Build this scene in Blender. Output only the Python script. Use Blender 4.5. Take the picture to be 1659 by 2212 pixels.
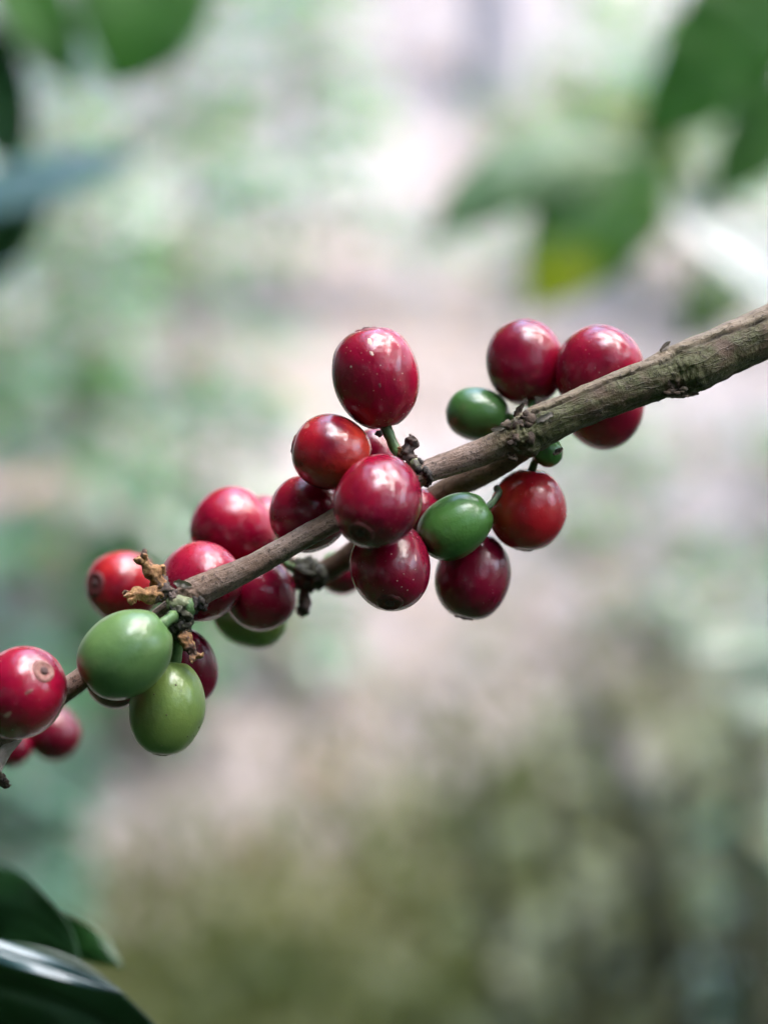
import bpy, bmesh, math, random
import numpy as np
from mathutils import Vector, Matrix, noise

for o in list(bpy.data.objects):
    bpy.data.objects.remove(o)
SC = bpy.context.scene
COL = SC.collection
R = math.radians

# ------------------------------------------------------------------ camera
CAM_POS = Vector((0.0, 0.0, 1.30))
PITCH = R(-6.0)
FOCUS = 0.309
cd = bpy.data.cameras.new('camera')
cd.sensor_fit = 'HORIZONTAL'
cd.sensor_width = 24.0
cd.lens = 60.0
cd.clip_start = 0.01
cd.clip_end = 400.0
cd.dof.use_dof = True
cd.dof.focus_distance = FOCUS
cd.dof.aperture_fstop = 5.6
cam = bpy.data.objects.new('camera', cd)
COL.objects.link(cam)
cam.location = CAM_POS
cam.rotation_euler = (R(90) + PITCH, 0, 0)
SC.camera = cam

# ------------------------------------------------------------------ sky and sun
SUN_EL, SUN_AZ = R(60), R(98)          # azimuth measured from +Y (view direction) towards +X
w = bpy.data.worlds.new('World')
SC.world = w
w.use_nodes = True
nt = w.node_tree
bg = nt.nodes['Background']
sky = nt.nodes.new('ShaderNodeTexSky')
sky.sky_type = 'NISHITA'
sky.sun_disc = False
sky.sun_elevation = SUN_EL
sky.sun_rotation = SUN_AZ
sky.air_density = 1.0
sky.dust_density = 2.2
sky.ozone_density = 1.0
nt.links.new(sky.outputs[0], bg.inputs[0])
bg.inputs[1].default_value = 0.15
sl = bpy.data.lights.new('sun', 'SUN')
sl.energy = 1.5
sl.angle = R(72)
sl.color = (1.0, 0.97, 0.94)
sun = bpy.data.objects.new('sun', sl)
COL.objects.link(sun)
to_sun = Vector((math.sin(SUN_AZ) * math.cos(SUN_EL), math.cos(SUN_AZ) * math.cos(SUN_EL), math.sin(SUN_EL)))
sun.rotation_euler = to_sun.to_track_quat('Z', 'Y').to_euler()
sun.location = to_sun * 30

SC.view_settings.view_transform = 'Standard'
SC.view_settings.look = 'None'
SC.view_settings.exposure = 3.92
SC.view_settings.gamma = 1.0
SC.render.engine = 'CYCLES'
SC.cycles.use_denoising = True
SC.cycles.max_bounces = 8
SC.cycles.transmission_bounces = 6
SC.cycles.caustics_reflective = False
SC.cycles.caustics_refractive = False

# ------------------------------------------------------------------ frame helpers
F = Vector((0, math.cos(PITCH), math.sin(PITCH)))
U = Vector((0, -math.sin(PITCH), math.cos(PITCH)))
RT = Vector((1, 0, 0))
FW = 24.0 / 60.0
DW = 1659.0                      # width of the picture the measurements were taken in
PX = FOCUS * FW / DW             # metres per measured pixel at the focus distance


def at(px, py, dist):
    """point that stands at distance dist (m, along the view axis) where the photograph shows it"""
    return CAM_POS + (F + RT * ((px - DW / 2) / DW * FW) + U * ((1106 - py) / DW * FW)) * dist


def an(px, py, mm=0.0):
    """same, near the branch: mm behind the branch's own plane"""
    return at(px, py, 0.31 + mm / 1000.0)


def cdir(x, y, z):
    return (RT * x + U * y + F * z).normalized()


# ------------------------------------------------------------------ object helpers
def tag(o, label=None, cat=None, group=None, kind=None):
    if label: o['label'] = label
    if cat: o['category'] = cat
    if group: o['group'] = group
    if kind: o['kind'] = kind
    return o


def empty(name, loc, label=None, cat=None, group=None, rot=None):
    o = bpy.data.objects.new(name, None)
    o.empty_display_size = 0.01
    COL.objects.link(o)
    o.location = loc
    if rot is not None:
        o.rotation_mode = 'QUATERNION'
        o.rotation_quaternion = rot
    return tag(o, label, cat, group)


ORG = {}


def mesh(name, verts, faces, mat, parent=None, smooth=True, uv=None, local=False, org=None):
    """mesh object; world verts are stored relative to the top object's place unless local"""
    me = bpy.data.meshes.new(name)
    if org is None:
        org = ORG.get(parent.name, Vector()) if parent else Vector()
    if isinstance(verts, np.ndarray):
        v = verts - np.array(org) if not local else verts
        v = v.tolist()
    else:
        v = [tuple(Vector(p) - org) if not local else tuple(p) for p in verts]
    me.from_pydata(v, [], faces.tolist() if isinstance(faces, np.ndarray) else faces)
    me.update()
    if smooth:
        me.polygons.foreach_set('use_smooth', [True] * len(me.polygons))
    if uv is not None:
        l = me.uv_layers.new(name='UVMap')
        vi = np.zeros(len(me.loops), dtype=np.int32)
        me.loops.foreach_get('vertex_index', vi)
        l.data.foreach_set('uv', np.asarray(uv, dtype=np.float32)[vi].ravel())
    if mat: me.materials.append(mat)
    o = bpy.data.objects.new(name, me)
    COL.objects.link(o)
    if parent:
        o.parent = parent
        ORG[o.name] = org
    return o


def root(name, loc, label, cat, group=None):
    o = empty(name, loc, label, cat, group)
    ORG[o.name] = Vector(loc)
    return o


# ------------------------------------------------------------------ materials
class NT:
    def __init__(s, name):
        s.m = bpy.data.materials.new(name)
        s.m.use_nodes = True
        s.t = s.m.node_tree
        s.b = s.t.nodes['Principled BSDF']
        s.out = s.t.nodes['Material Output']

    def n(s, typ, **kw):
        nd = s.t.nodes.new('ShaderNode' + typ)
        for k, v in kw.items():
            if k in ('x',): continue
            if isinstance(k, str) and hasattr(nd, k):
                setattr(nd, k, v)
            else:
                nd.inputs[k].default_value = v
        return nd

    def l(s, a, b):
        s.t.links.new(a, b)

    def coord(s, scale, which='Object', loc=(0, 0, 0)):
        c = s.n('TexCoord')
        mp = s.n('Mapping')
        mp.inputs['Scale'].default_value = scale if hasattr(scale, '__len__') else (scale,) * 3
        mp.inputs['Location'].default_value = loc
        s.l(c.outputs[which], mp.inputs[0])
        return mp.outputs[0]

    def noise(s, vec, scale, detail=3, rough=0.5):
        nd = s.n('TexNoise')
        nd.inputs['Scale'].default_value = scale
        nd.inputs['Detail'].default_value = detail
        nd.inputs['Roughness'].default_value = rough
        s.l(vec, nd.inputs['Vector'])
        return nd.outputs['Fac']

    def voro(s, vec, scale):
        nd = s.n('TexVoronoi')
        nd.inputs['Scale'].default_value = scale
        s.l(vec, nd.inputs['Vector'])
        return nd.outputs['Distance']

    def ramp(s, fac, stops):
        nd = s.n('ValToRGB')
        e = nd.color_ramp.elements
        while len(e) < len(stops): e.new(0.5)
        for el, (p, c) in zip(e, stops):
            el.position = p
            el.color = (c[0], c[1], c[2], 1) if hasattr(c, '__len__') else (c, c, c, 1)
        s.l(fac, nd.inputs[0])
        return nd.outputs[0]

    def mix(s, fac, a, b, mode='MIX'):
        nd = s.n('Mix')
        nd.data_type = 'RGBA'
        nd.blend_type = mode
        for i, v in ((0, fac), (6, a), (7, b)):
            if hasattr(v, 'is_linked') or hasattr(v, 'links'):
                s.l(v, nd.inputs[i])
            elif i == 0:
                nd.inputs[0].default_value = v
            else:
                nd.inputs[i].default_value = (*v, 1)
        return nd.outputs[2]

    def math(s, op, a, b=0.0):
        nd = s.n('Math')
        nd.operation = op
        for i, v in ((0, a), (1, b)):
            if hasattr(v, 'links'): s.l(v, nd.inputs[i])
            else: nd.inputs[i].default_value = v
        return nd.outputs[0]

    def bump(s, h, strength, dist):
        nd = s.n('Bump')
        nd.inputs['Strength'].default_value = strength
        nd.inputs['Distance'].default_value = dist
        s.l(h, nd.inputs['Height'])
        s.l(nd.outputs[0], s.b.inputs['Normal'])
        return nd

    def set(s, **kw):
        for k, v in kw.items():
            s.b.inputs[k.replace('_', ' ')].default_value = v


def cherry_mat(name, base, dark, light, seed, split=(1, 0, 0), splitamt=0.5, speck=0.28, pore=(0.75, 0.55, 0.45), rough=0.235, bloom=0.3, sss=0.06):
    """waxy fruit skin: ripeness patches, pores, scuffs, a breath of bloom"""
    k = NT(name)
    v = k.coord(140, 'Object', (seed * 3.7, seed * 1.3, seed * 2.1))
    vs = k.coord((150, 150, 45), 'Object', (seed * 1.7, seed * 2.3, seed))
    patch = k.noise(v, 0.9, 3, 0.55)
    streak = k.noise(vs, 1.6, 4, 0.6)
    c = k.mix(k.ramp(patch, [(0.28, 0.0), (0.55, 1.0)]), dark, base)
    # one side lighter than the other, boundary broken by streaks
    tc = k.n('TexCoord')
    dp = k.n('VectorMath'); dp.operation = 'DOT_PRODUCT'
    k.l(tc.outputs['Object'], dp.inputs[0]); dp.inputs[1].default_value = Vector(split).normalized() * 140
    side = k.math('ADD', dp.outputs['Value'], k.math('MULTIPLY', k.math('SUBTRACT', streak, 0.5), 1.6))
    sidef = k.ramp(side, [(0.05, 0.0), (0.75, 1.0)])
    c = k.mix(k.math('MULTIPLY', sidef, splitamt), c, light)
    c = k.mix(k.math('MULTIPLY', k.ramp(streak, [(0.55, 0.0), (0.75, 1.0)]), 0.35), c, light)
    # small dark blemishes
    bl = k.noise(v, 2.3, 5, 0.7)
    c = k.mix(k.math('MULTIPLY', k.ramp(bl, [(0.68, 0.0), (0.76, 1.0)]), 0.4), c, tuple(x * 0.25 + 0.004 for x in dark))
    # pores
    vo = k.voro(v, 7.0)
    mask = k.ramp(k.noise(v, 1.7, 2), [(0.45, 0.0), (0.65, 1.0)])
    po = k.math('MULTIPLY', k.ramp(vo, [(0.05 + .03 * speck, 1.0), (0.11 + .04 * speck, 0.0)]), k.math('MULTIPLY', mask, speck * .6))
    c = k.mix(po, c, pore)
    # tan scuffs
    sc = k.noise(k.coord((170, 170, 90), 'Object', (seed, seed * 4, 0)), 1.5, 2, 0.4)
    scf = k.math('MULTIPLY', k.ramp(sc, [(0.745, 0.0), (0.765, 1.0)]), 0.8 * min(1, speck * 1.5))
    c = k.mix(scf, c, (0.55, 0.33, 0.27))
    k.l(c, k.b.inputs['Base Color'])
    rn = k.noise(v, 2.2, 5, 0.65)
    r = k.ramp(rn, [(0.3, rough - 0.04), (0.7, rough + 0.07 * (0.5 + bloom))])
    k.l(r, k.b.inputs['Roughness'])
    k.set(Specular_IOR_Level=0.42, Coat_Weight=0.3, Coat_Roughness=0.15,
          Subsurface_Weight=sss, Subsurface_Scale=0.002)
    k.b.inputs['Subsurface Radius'].default_value = (1.0, 0.25, 0.2) if base[0] > base[1] else (0.6, 1.0, 0.3)
    h = k.math('ADD', k.noise(v, 3.0, 4, 0.6), k.math('MULTIPLY', k.noise(v, 16, 2), 0.12))
    h = k.math('ADD', h, k.math('MULTIPLY', po, -0.1))
    k.bump(h, 0.16, 0.0009)
    return k.m


def simple_mat(name, c1, c2, scale=300, rough=0.7, bumpd=0.0003, stretch=None, spec=0.4, c3=None, sss=0.0, bstr=0.6):
    k = NT(name)
    v = k.coord(stretch or scale, 'Object')
    nz = k.noise(v, 1.0, 5, 0.62)
    c = k.mix(k.ramp(nz, [(0.35, 0.0), (0.65, 1.0)]), c1, c2)
    if c3:
        c = k.mix(k.ramp(k.noise(v, 0.37, 3), [(0.52, 0.0), (0.62, 1.0)]), c, c3)
    k.l(c, k.b.inputs['Base Color'])
    k.set(Roughness=rough, Specular_IOR_Level=spec)
    if sss: k.set(Subsurface_Weight=sss, Subsurface_Scale=0.001)
    k.bump(nz, bstr, bumpd)
    return k.m


def leaf_mat(name, c1, c2, trans=0.3, rough=0.32, scale=40, tcol=None, spec=0.5, yellow=None):
    k = NT(name)
    v = k.coord(scale, 'Object')
    nz = k.noise(v, 1.0, 4, 0.6)
    c = k.mix(k.ramp(nz, [(0.35, 0.0), (0.68, 1.0)]), c1, c2)
    if yellow:
        c = k.mix(k.ramp(k.noise(v, 0.5, 2), [(0.5, 0.0), (0.7, 1.0)]), c, yellow)
    k.l(c, k.b.inputs['Base Color'])
    k.set(Roughness=rough, Specular_IOR_Level=spec)
    k.bump(nz, 0.25, 0.001)
    tr = k.n('BsdfTranslucent')
    tcl = k.mix(1.0, c, tcol or (1.6, 2.2, 0.5), 'MULTIPLY')
    k.l(tcl, tr.inputs[0])
    ms = k.n('MixShader')
    ms.inputs[0].default_value = trans
    k.l(k.b.outputs[0], ms.inputs[1]); k.l(tr.outputs[0], ms.inputs[2])
    k.l(ms.outputs[0], k.out.inputs[0])
    return k.m


def bark_mat(name, twig=(0.21, 0.135, 0.10), dark=(0.022, 0.014, 0.011), green=(0.068, 0.076, 0.026), greenamt=0.8, pale=(0.33, 0.25, 0.215)):
    """u round the twig, v along it (cm); 'plate' marks the torn upper strip of old bark, 'old' the thick wood"""
    k = NT(name)
    tc = k.n('TexCoord')
    def uvn(su, sv, scale, det, ro):
        mp = k.n('Mapping'); mp.inputs['Scale'].default_value = (su, sv, 1)
        k.l(tc.outputs['UV'], mp.inputs[0])
        return k.noise(mp.outputs[0], scale, det, ro)
    plate = k.n('Attribute'); plate.attribute_name = 'plate'; plate = plate.outputs['Fac']
    old = k.n('Attribute'); old.attribute_name = 'old'; old = old.outputs['Fac']
    fib = uvn(22, 1.6, 1.0, 6, 0.65)
    ob = k.coord(100, 'Object')
    blot = k.noise(ob, 1.6, 4, 0.6)
    fine = k.noise(ob, 16, 4, 0.7)
    c = k.mix(k.ramp(fib, [(0.34, 0.0), (0.60, 1.0)]), tuple(x * 0.62 for x in twig), twig)
    c = k.mix(k.math('MULTIPLY', k.ramp(blot, [(0.45, 0.0), (0.66, 1.0)]), 0.6), c, pale)
    inv = k.ramp(k.noise(ob, 2.2, 4, 0.6), [(0.34, 0.0), (0.54, 1.0)])
    brn = k.mix(fib, (0.036, 0.02, 0.011), (0.10, 0.06, 0.034))
    c = k.mix(k.math('MULTIPLY', old, 0.85), c, brn)
    c = k.mix(k.math('MULTIPLY', k.math('MULTIPLY', old, inv), greenamt), c, green)
    c = k.mix(k.math('MULTIPLY', plate, 0.8), c, k.mix(fib, (0.15, 0.105, 0.07), (0.31, 0.235, 0.17)))  # torn strip of bark, light on its top put into the paler colour
    c = k.mix(k.math('MULTIPLY', k.ramp(k.noise(ob, 5.5, 5, .7), [(0.56, 0.0), (0.68, 1.0)]), 0.5), c, tuple(x * .35 for x in twig))
    c = k.mix(k.math('MULTIPLY', k.ramp(fine, [(0.55, 0.0), (0.63, 1.0)]), 0.75), c, dark)
    cr = k.ramp(uvn(9, 0.7, 1.4, 3, 0.5), [(0.48, 0.0), (0.5, 1.0), (0.52, 0.0)])
    cx = k.ramp(uvn(2.6, 9, 1.0, 3, 0.55), [(0.487, 0.0), (0.5, 1.0), (0.513, 0.0)])
    cm = k.ramp(k.noise(ob, 2.1, 2), [(0.5, 0.0), (0.6, 1.0)])
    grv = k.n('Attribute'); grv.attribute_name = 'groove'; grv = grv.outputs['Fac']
    c = k.mix(k.math('MULTIPLY', grv, .85), c, dark)  # shade inside the groove put into the colour
    crk = k.math('MULTIPLY', k.math('MAXIMUM', k.math('MULTIPLY', cr, .4), k.math('MULTIPLY', cx, cm)), k.math('ADD', k.math('MULTIPLY', old, .7), .3))
    c = k.mix(k.math('MULTIPLY', crk, 0.75), c, dark)
    k.l(c, k.b.inputs['Base Color'])
    k.set(Roughness=0.55, Specular_IOR_Level=0.25)
    h = k.math('ADD', k.math('MULTIPLY', fib, 0.5), k.math('MULTIPLY', fine, 0.4))
    h = k.math('SUBTRACT', h, k.math('MULTIPLY', crk, 0.5))
    k.bump(h, 0.9, 0.0007)
    return k.m


# ------------------------------------------------------------------ shape builders
def cr_spline(pts, n):
    """Catmull-Rom through tuples (Vector, value...)"""
    P = [np.array([*p[0], *p[1:]], float) for p in pts]
    P = [2 * P[0] - P[1]] + P + [2 * P[-1] - P[-2]]
    out = []
    segs = len(P) - 3
    for i in range(n + 1):
        t = i / n * segs
        k = min(int(t), segs - 1); f = t - k
        a, b, c, d = P[k:k + 4]
        q = 0.5 * (2 * b + (c - a) * f + (2 * a - 5 * b + 4 * c - d) * f * f + (3 * b - a - 3 * c + d) * f ** 3)
        out.append(q)
    return out


def tube(pts, nseg=16, nring=40, disp=None, up=None, cap=True):
    """swept tube. pts: [(Vector, radius)]; disp(s, ang, pos) -> added radius. returns verts, faces, uv"""
    S = cr_spline(pts, nring)
    C = [Vector(q[:3]) for q in S]
    rad = [max(q[3], 1e-5) for q in S]
    verts, uv, faces = [], [], []
    ref = up or U
    s = 0.0
    for i, c in enumerate(C):
        t = (C[min(i + 1, nring)] - C[max(i - 1, 0)]).normalized()
        if i: s += (c - C[i - 1]).length
        x = t.cross(ref)
        if x.length < 1e-4: x = t.cross(Vector((1, 0.2, 0.1)))
        x.normalize(); y = x.cross(t).normalized()
        for j in range(nseg):
            a = 2 * math.pi * j / nseg
            d = x * math.cos(a) + y * math.sin(a)
            r = rad[i]
            if disp: r += disp(s, a, c + d * r, i / nring)
            verts.append(c + d * r)
            uv.append((j / nseg, s * 100))
    for i in range(nring):
        for j in range(nseg):
            a, b = i * nseg + j, i * nseg + (j + 1) % nseg
            faces.append((a, b, b + nseg, a + nseg))
    if cap:
        faces.append(tuple(range(nseg))[::-1])
        faces.append(tuple(range(nring * nseg, (nring + 1) * nseg)))
    return verts, faces, uv


def nz(p, f, seed=0.0):
    return noise.noise(Vector(p) * f + Vector((seed, seed * 0.7, -seed)))


def lump(name, c, rad, mat, parent, seed, rough=0.35, f=1.0, axes=None, sub=3):
    """crumpled knot of bark / bract: displaced ellipsoid"""
    bm = bmesh.new()
    bmesh.ops.create_icosphere(bm, subdivisions=sub, radius=1.0)
    ax = axes or (RT, U, F)
    vs = []
    for v in bm.verts:
        q = v.co.copy()
        d = 1 + rough * (noise.noise(q * 1.7 * f + Vector((seed, 0, 0))) + 0.6 * noise.noise(q * 4.1 * f + Vector((0, seed, 0))))
        q = q * d
        vs.append(c + ax[0] * q.x * rad[0] + ax[1] * q.y * rad[1] + ax[2] * q.z * rad[2])
    fs = [[v.index for v in f_.verts] for f_ in bm.faces]
    bm.free()
    return mesh(name, vs, fs, mat, parent)


def crinkle(name, pts, mat, parent, seed, amp=0.35, nring=26, nseg=14, flare=0.0):
    """dried, shrivelled tube (old corolla) with pleats"""
    def d(s, a, p, t):
        base = cr_r(t)
        return base * amp * (math.sin(a * 5 + seed + 3 * t) * 0.5 + 1.3 * noise.noise(Vector((math.cos(a) * 1.6, math.sin(a) * 1.6, t * 7 + seed))))
    rr = [p[1] for p in pts]
    def cr_r(t):
        x = t * (len(rr) - 1); k = min(int(x), len(rr) - 2); return rr[k] * (1 - x + k) + rr[k + 1] * (x - k)
    v, f, uv = tube(pts, nseg, nring, d)
    return mesh(name, v, f, mat, parent)


def revolve(profile, nseg, shape=None):
    verts, faces = [], []
    n = len(profile)
    for i, (r, z) in enumerate(profile):
        for j in range(nseg):
            a = 2 * math.pi * j / nseg
            p = Vector((r * math.cos(a), r * math.sin(a), z))
            verts.append(shape(p, a, i / (n - 1)) if shape else p)
    for i in range(n - 1):
        for j in range(nseg):
            a, b = i * nseg + j, i * nseg + (j + 1) % nseg
            faces.append((a, b, b + nseg, a + nseg))
    faces.append(tuple(range(nseg))[::-1])
    faces.append(tuple(range((n - 1) * nseg, n * nseg)))
    return verts, faces


def leaf_mesh(name, base, ctrl, tip, nh, width, mat, parent, fold=0.25, wave=0.06, wavef=5.0, seed=0.0, nu=30, nv=12, thick=0.00035, shape=1.0, twist=0.0, drop=0.0):
    """coffee leaf: elliptic blade with drip tip, midrib groove, quilted veins and wavy margin; closed thin solid"""
    top, bot = [], []
    L = (tip - base).length
    for i in range(nu + 1):
        t = i / nu
        c = base * (1 - t) ** 2 + ctrl * 2 * t * (1 - t) + tip * t * t
        d = ((ctrl - base) * (1 - t) + (tip - ctrl) * t).normalized()
        sd = d.cross(nh).normalized()
        sd = Matrix.Rotation(twist * t, 3, d) @ sd
        nrm = sd.cross(d).normalized()
        if nrm.dot(nh) < 0: nrm = -nrm
        ww = width * (math.sin(math.pi * min(1, t ** 0.85)) ** 0.8) * (1 if t < 0.8 else 1 - ((t - 0.8) / 0.2) ** 2 * 0.55)
        ww = max(ww, width * 0.02 * (1 - t) + 1e-5)
        for j in range(nv + 1):
            u = j / nv * 2 - 1
            off = abs(u) * ww
            h = fold * off
            h += math.sin(t * math.pi * 2 * wavef + seed + (1.3 if u > 0 else 0)) * wave * L * 0.3 * abs(u) ** 2 * math.sin(math.pi * t)
            h += abs(math.sin((t * 9 - abs(u) * 1.2) * math.pi)) * L * 0.006 * (1 - abs(u)) * min(1, abs(u) * 4)
            h -= L * 0.006 * max(0, 1 - abs(u) * 8)
            if drop and sd.dot(F) * u < 0: h -= drop * off * min(1, abs(u) * 1.6)
            top.append(c + sd * u * ww + nrm * h)
            bot.append(c + sd * u * ww + nrm * (h - thick))
    n1 = len(top)
    faces = []
    W = nv + 1
    for i in range(nu):
        for j in range(nv):
            a = i * W + j
            faces.append((a, a + 1, a + W + 1, a + W))
            faces.append((n1 + a, n1 + a + W, n1 + a + W + 1, n1 + a + 1))
        for j in (0, nv):
            a = i * W + j
            q = (a, a + W, n1 + a + W, n1 + a)
            faces.append(q if j == 0 else q[::-1])
    for i in (0, nu):
        for j in range(nv):
            a = i * W + j
            q = (a, n1 + a, n1 + a + 1, a + 1)
            faces.append(q if i == 0 else q[::-1])
    return mesh(name, top + bot, faces, mat, parent)


def leaf_cloud(P, D, N, L, Wd, rng, droop=0.25):
    """many leaves at once: each a bent, folded blade of 11 vertices / 8 faces (rows 1-3-3-3-1)"""
    P = np.asarray(P, float); D = np.asarray(D, float); N = np.asarray(N, float)
    n = len(P)
    D /= np.linalg.norm(D, axis=1)[:, None]
    S = np.cross(D, N); S /= np.linalg.norm(S, axis=1)[:, None] + 1e-9
    N = np.cross(S, D)
    L = np.broadcast_to(L, (n,)); Wd = np.broadcast_to(Wd, (n,))
    rows = [(0.0, 0.0), (0.25, 0.8), (0.55, 1.0), (0.8, 0.6), (1.0, 0.0)]
    V = []
    for t, wf in rows:
        c = P + D * (L * t)[:, None] - np.array([0, 0, 1.0]) * (droop * L * t * t)[:, None]
        if wf == 0:
            V.append(c)
        else:
            e = N * (0.25 * Wd * wf)[:, None]
            V += [c - S * (Wd * wf)[:, None] + e, c, c + S * (Wd * wf)[:, None] + e]
    V = np.stack(V, 1).reshape(-1, 3)
    q = [(0, 1, 2), (0, 2, 3), (1, 4, 5, 2), (2, 5, 6, 3), (4, 7, 8, 5), (5, 8, 9, 6), (7, 10, 8), (8, 10, 9)]
    F_ = []
    for k in range(n):
        b = k * 11
        F_ += [tuple(b + i for i in f) for f in q]
    return V, F_


# ================================================================== SETTING
def ground_z(x, y):
    """gently sloping plantation floor that climbs a bank behind the branch"""
    b = np.clip(y - 2.2, 0, None)
    z = 0.42 * b - 0.42 * 1.2 * (1 - np.exp(-b / 1.2))
    z = np.where(y > 30, z * 1.0, z)
    z = z + 0.07 * np.sin(x * 1.3 + y * 0.7) * np.clip(y - 1, 0, 2) * 0.5 + 0.03 * np.sin(x * 3.7 - y * 2.9 + 1)
    z = z - 0.10 * np.clip(np.abs(x) - 6, 0, 20)
    return z


def make_ground():
    xs = np.concatenate([np.linspace(-120, -8, 24), np.linspace(-7.5, 7.5, 101), np.linspace(8, 120, 24)])
    ys = np.concatenate([np.linspace(-60, -3, 16), np.linspace(-2.5, 14, 111), np.linspace(15, 150, 40)])
    X, Y = np.meshgrid(xs, ys)
    Z = ground_z(X, Y)
    V = np.stack([X, Y, Z], -1).reshape(-1, 3)
    nx, ny = len(xs), len(ys)
    a = (np.arange(ny - 1)[:, None] * nx + np.arange(nx - 1)[None]).ravel()
    Fc = np.stack([a, a + 1, a + 1 + nx, a + nx], 1)
    k = NT('plantation_soil')
    v = k.coord(1.0, 'Object')
    n1 = k.noise(v, 0.9, 4, 0.6)
    n2 = k.noise(v, 7, 5, 0.65)
    c = k.mix(k.ramp(n1, [(0.38, 0), (0.62, 1)]), (0.14, 0.113, 0.103), (0.205, 0.178, 0.178))
    c = k.mix(k.math('MULTIPLY', k.ramp(n2, [(0.5, 0), (0.66, 1)]), 0.6), c, (0.12, 0.095, 0.07))
    k.l(c, k.b.inputs['Base Color'])
    k.set(Roughness=0.9, Specular_IOR_Level=0.2)
    k.bump(n2, 0.8, 0.03)
    o = mesh('ground', V, Fc, k.m)
    tag(o, kind='structure')
    return o


make_ground()
rng = np.random.default_rng(7)


def gz(x, y):
    return float(ground_z(np.array(x), np.array(y)))


def on_ground(px, py):
    """where the sight line through a picture point meets the ground"""
    d = (at(px, py, 1.0) - CAM_POS)
    t = 0.5
    while t < 60:
        p = CAM_POS + d * t
        if p.z <= gz(p.x, p.y): return p
        t += 0.02
    return CAM_POS + d * 30


# ---- leaf litter on the floor
def litter(name, n, c1, c2, label, xr, yr, seed, lw=(0.05, 0.11)):
    r = np.random.default_rng(seed)
    x = r.uniform(*xr, n); y = r.uniform(*yr, n)
    z = ground_z(x, y) + r.uniform(0.004, 0.02, n)
    ang = r.uniform(0, 6.283, n)
    D = np.stack([np.cos(ang), np.sin(ang), r.normal(0, 0.25, n) + 0.3 * np.sin(ang) * (y > 3)], 1)
    N = np.stack([r.normal(0, 0.35, n), r.normal(-0.25, 0.35, n), np.ones(n)], 1)
    L = r.uniform(*lw, n)
    V, Fc = leaf_cloud(np.stack([x, y, z], 1), D, N, L, L * r.uniform(0.18, 0.3, n), r, 0.1)
    m = leaf_mat(name + '_leaf', c1, c2, 0.1, 0.6, 9, (1, 1, 1), 0.3)
    o = mesh(name, V, Fc, m)
    tag(o, label, 'leaf litter', kind='stuff')


litter('leaf_litter', 9000, (0.165, 0.138, 0.13), (0.27, 0.238, 0.245), 'pale pinkish dry leaves scattered over the plantation floor', (-4.5, 4.5), (2, 11), 3)
litter('brown_leaf_litter', 3800, (0.20, 0.13, 0.08), (0.27, 0.20, 0.14), 'brown dry leaves scattered among the pale litter', (-4.5, 4.5), (2, 11), 4)

# ---- materials for foliage
M_LEAF = leaf_mat('coffee_leaf', (0.022, 0.10, 0.008), (0.04, 0.14, 0.012), 0.6, 0.5, 30, (1.2, 1.9, 0.15), spec=.2)
M_LEAFD = leaf_mat('coffee_leaf_old', (0.012, 0.05, 0.012), (0.022, 0.075, 0.016), 0.25, 0.28, 30, (1.2, 2.6, 0.3), spec=.5)
M_LEAFY = leaf_mat('coffee_leaf_young', (0.045, 0.15, 0.010), (0.09, 0.19, 0.012), 0.7, 0.3, 30, (1.7, 1.9, 0.3), yellow=(0.28, 0.30, 0.02))
M_LEAFG = leaf_mat('coffee_leaf_waxy', (0.018, 0.065, 0.025), (0.03, 0.09, 0.03), 0.15, 0.3, 30, (1.2, 2.6, 0.3), spec=.8)
_pb = M_LEAFG.node_tree.nodes['Principled BSDF']
_pb.inputs['Coat Weight'].default_value = 0.5
_pb.inputs['Coat Roughness'].default_value = 0.2
M_LEAFW = leaf_mat('coffee_leaf_sheen', (0.025, 0.065, 0.07), (0.035, 0.085, 0.09), 0.1, 0.34, 30, (1.2, 2.0, 0.6), spec=1.0)  # bluish sky sheen partly put into the base colour
M_LEAFS = leaf_mat('coffee_leaf_satin', (0.045, 0.12, 0.03), (0.07, 0.15, 0.04), 0.4, 0.45, 30, (1.2, 1.9, 0.3), spec=.6)
M_LEAFK = leaf_mat('coffee_leaf_dark', (0.006, 0.026, 0.008), (0.012, 0.04, 0.012), 0.12, 0.3, 30, (1.2, 2.6, 0.3), spec=.4)
M_FAR = leaf_mat('bush_leaf', (0.03, 0.085, 0.04), (0.06, 0.13, 0.055), 0.3, 0.18, 3, spec=.8)
M_DULL = leaf_mat('bush_leaf_dull', (0.018, 0.06, 0.035), (0.035, 0.09, 0.05), 0.2, 0.5, 3, spec=.3)
M_FARB = leaf_mat('bush_leaf_grey', (0.06, 0.12, 0.075), (0.11, 0.17, 0.10), 0.3, 0.16, 3, spec=.9)
M_WEED = leaf_mat('weed_blade', (0.07, 0.09, 0.032), (0.16, 0.16, 0.075), 0.25, 0.5, 3, (1.3, 1.3, 0.6))
M_STEMD = simple_mat('mossy_stem_bark', (0.018, 0.022, 0.010), (0.04, 0.042, 0.022), 40, 0.9, 0.004)
M_STEM = simple_mat('stem_bark', (0.10, 0.085, 0.06), (0.17, 0.15, 0.11), 40, 0.8, 0.004)
M_TRUNK = simple_mat('trunk_bark', (0.11, 0.095, 0.095), (0.20, 0.175, 0.18), 12, 0.85, 0.01)
M_CAN = leaf_mat('shade_tree_leaf', (0.05, 0.09, 0.025), (0.08, 0.13, 0.03), 0.3, 0.4, 3)


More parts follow.
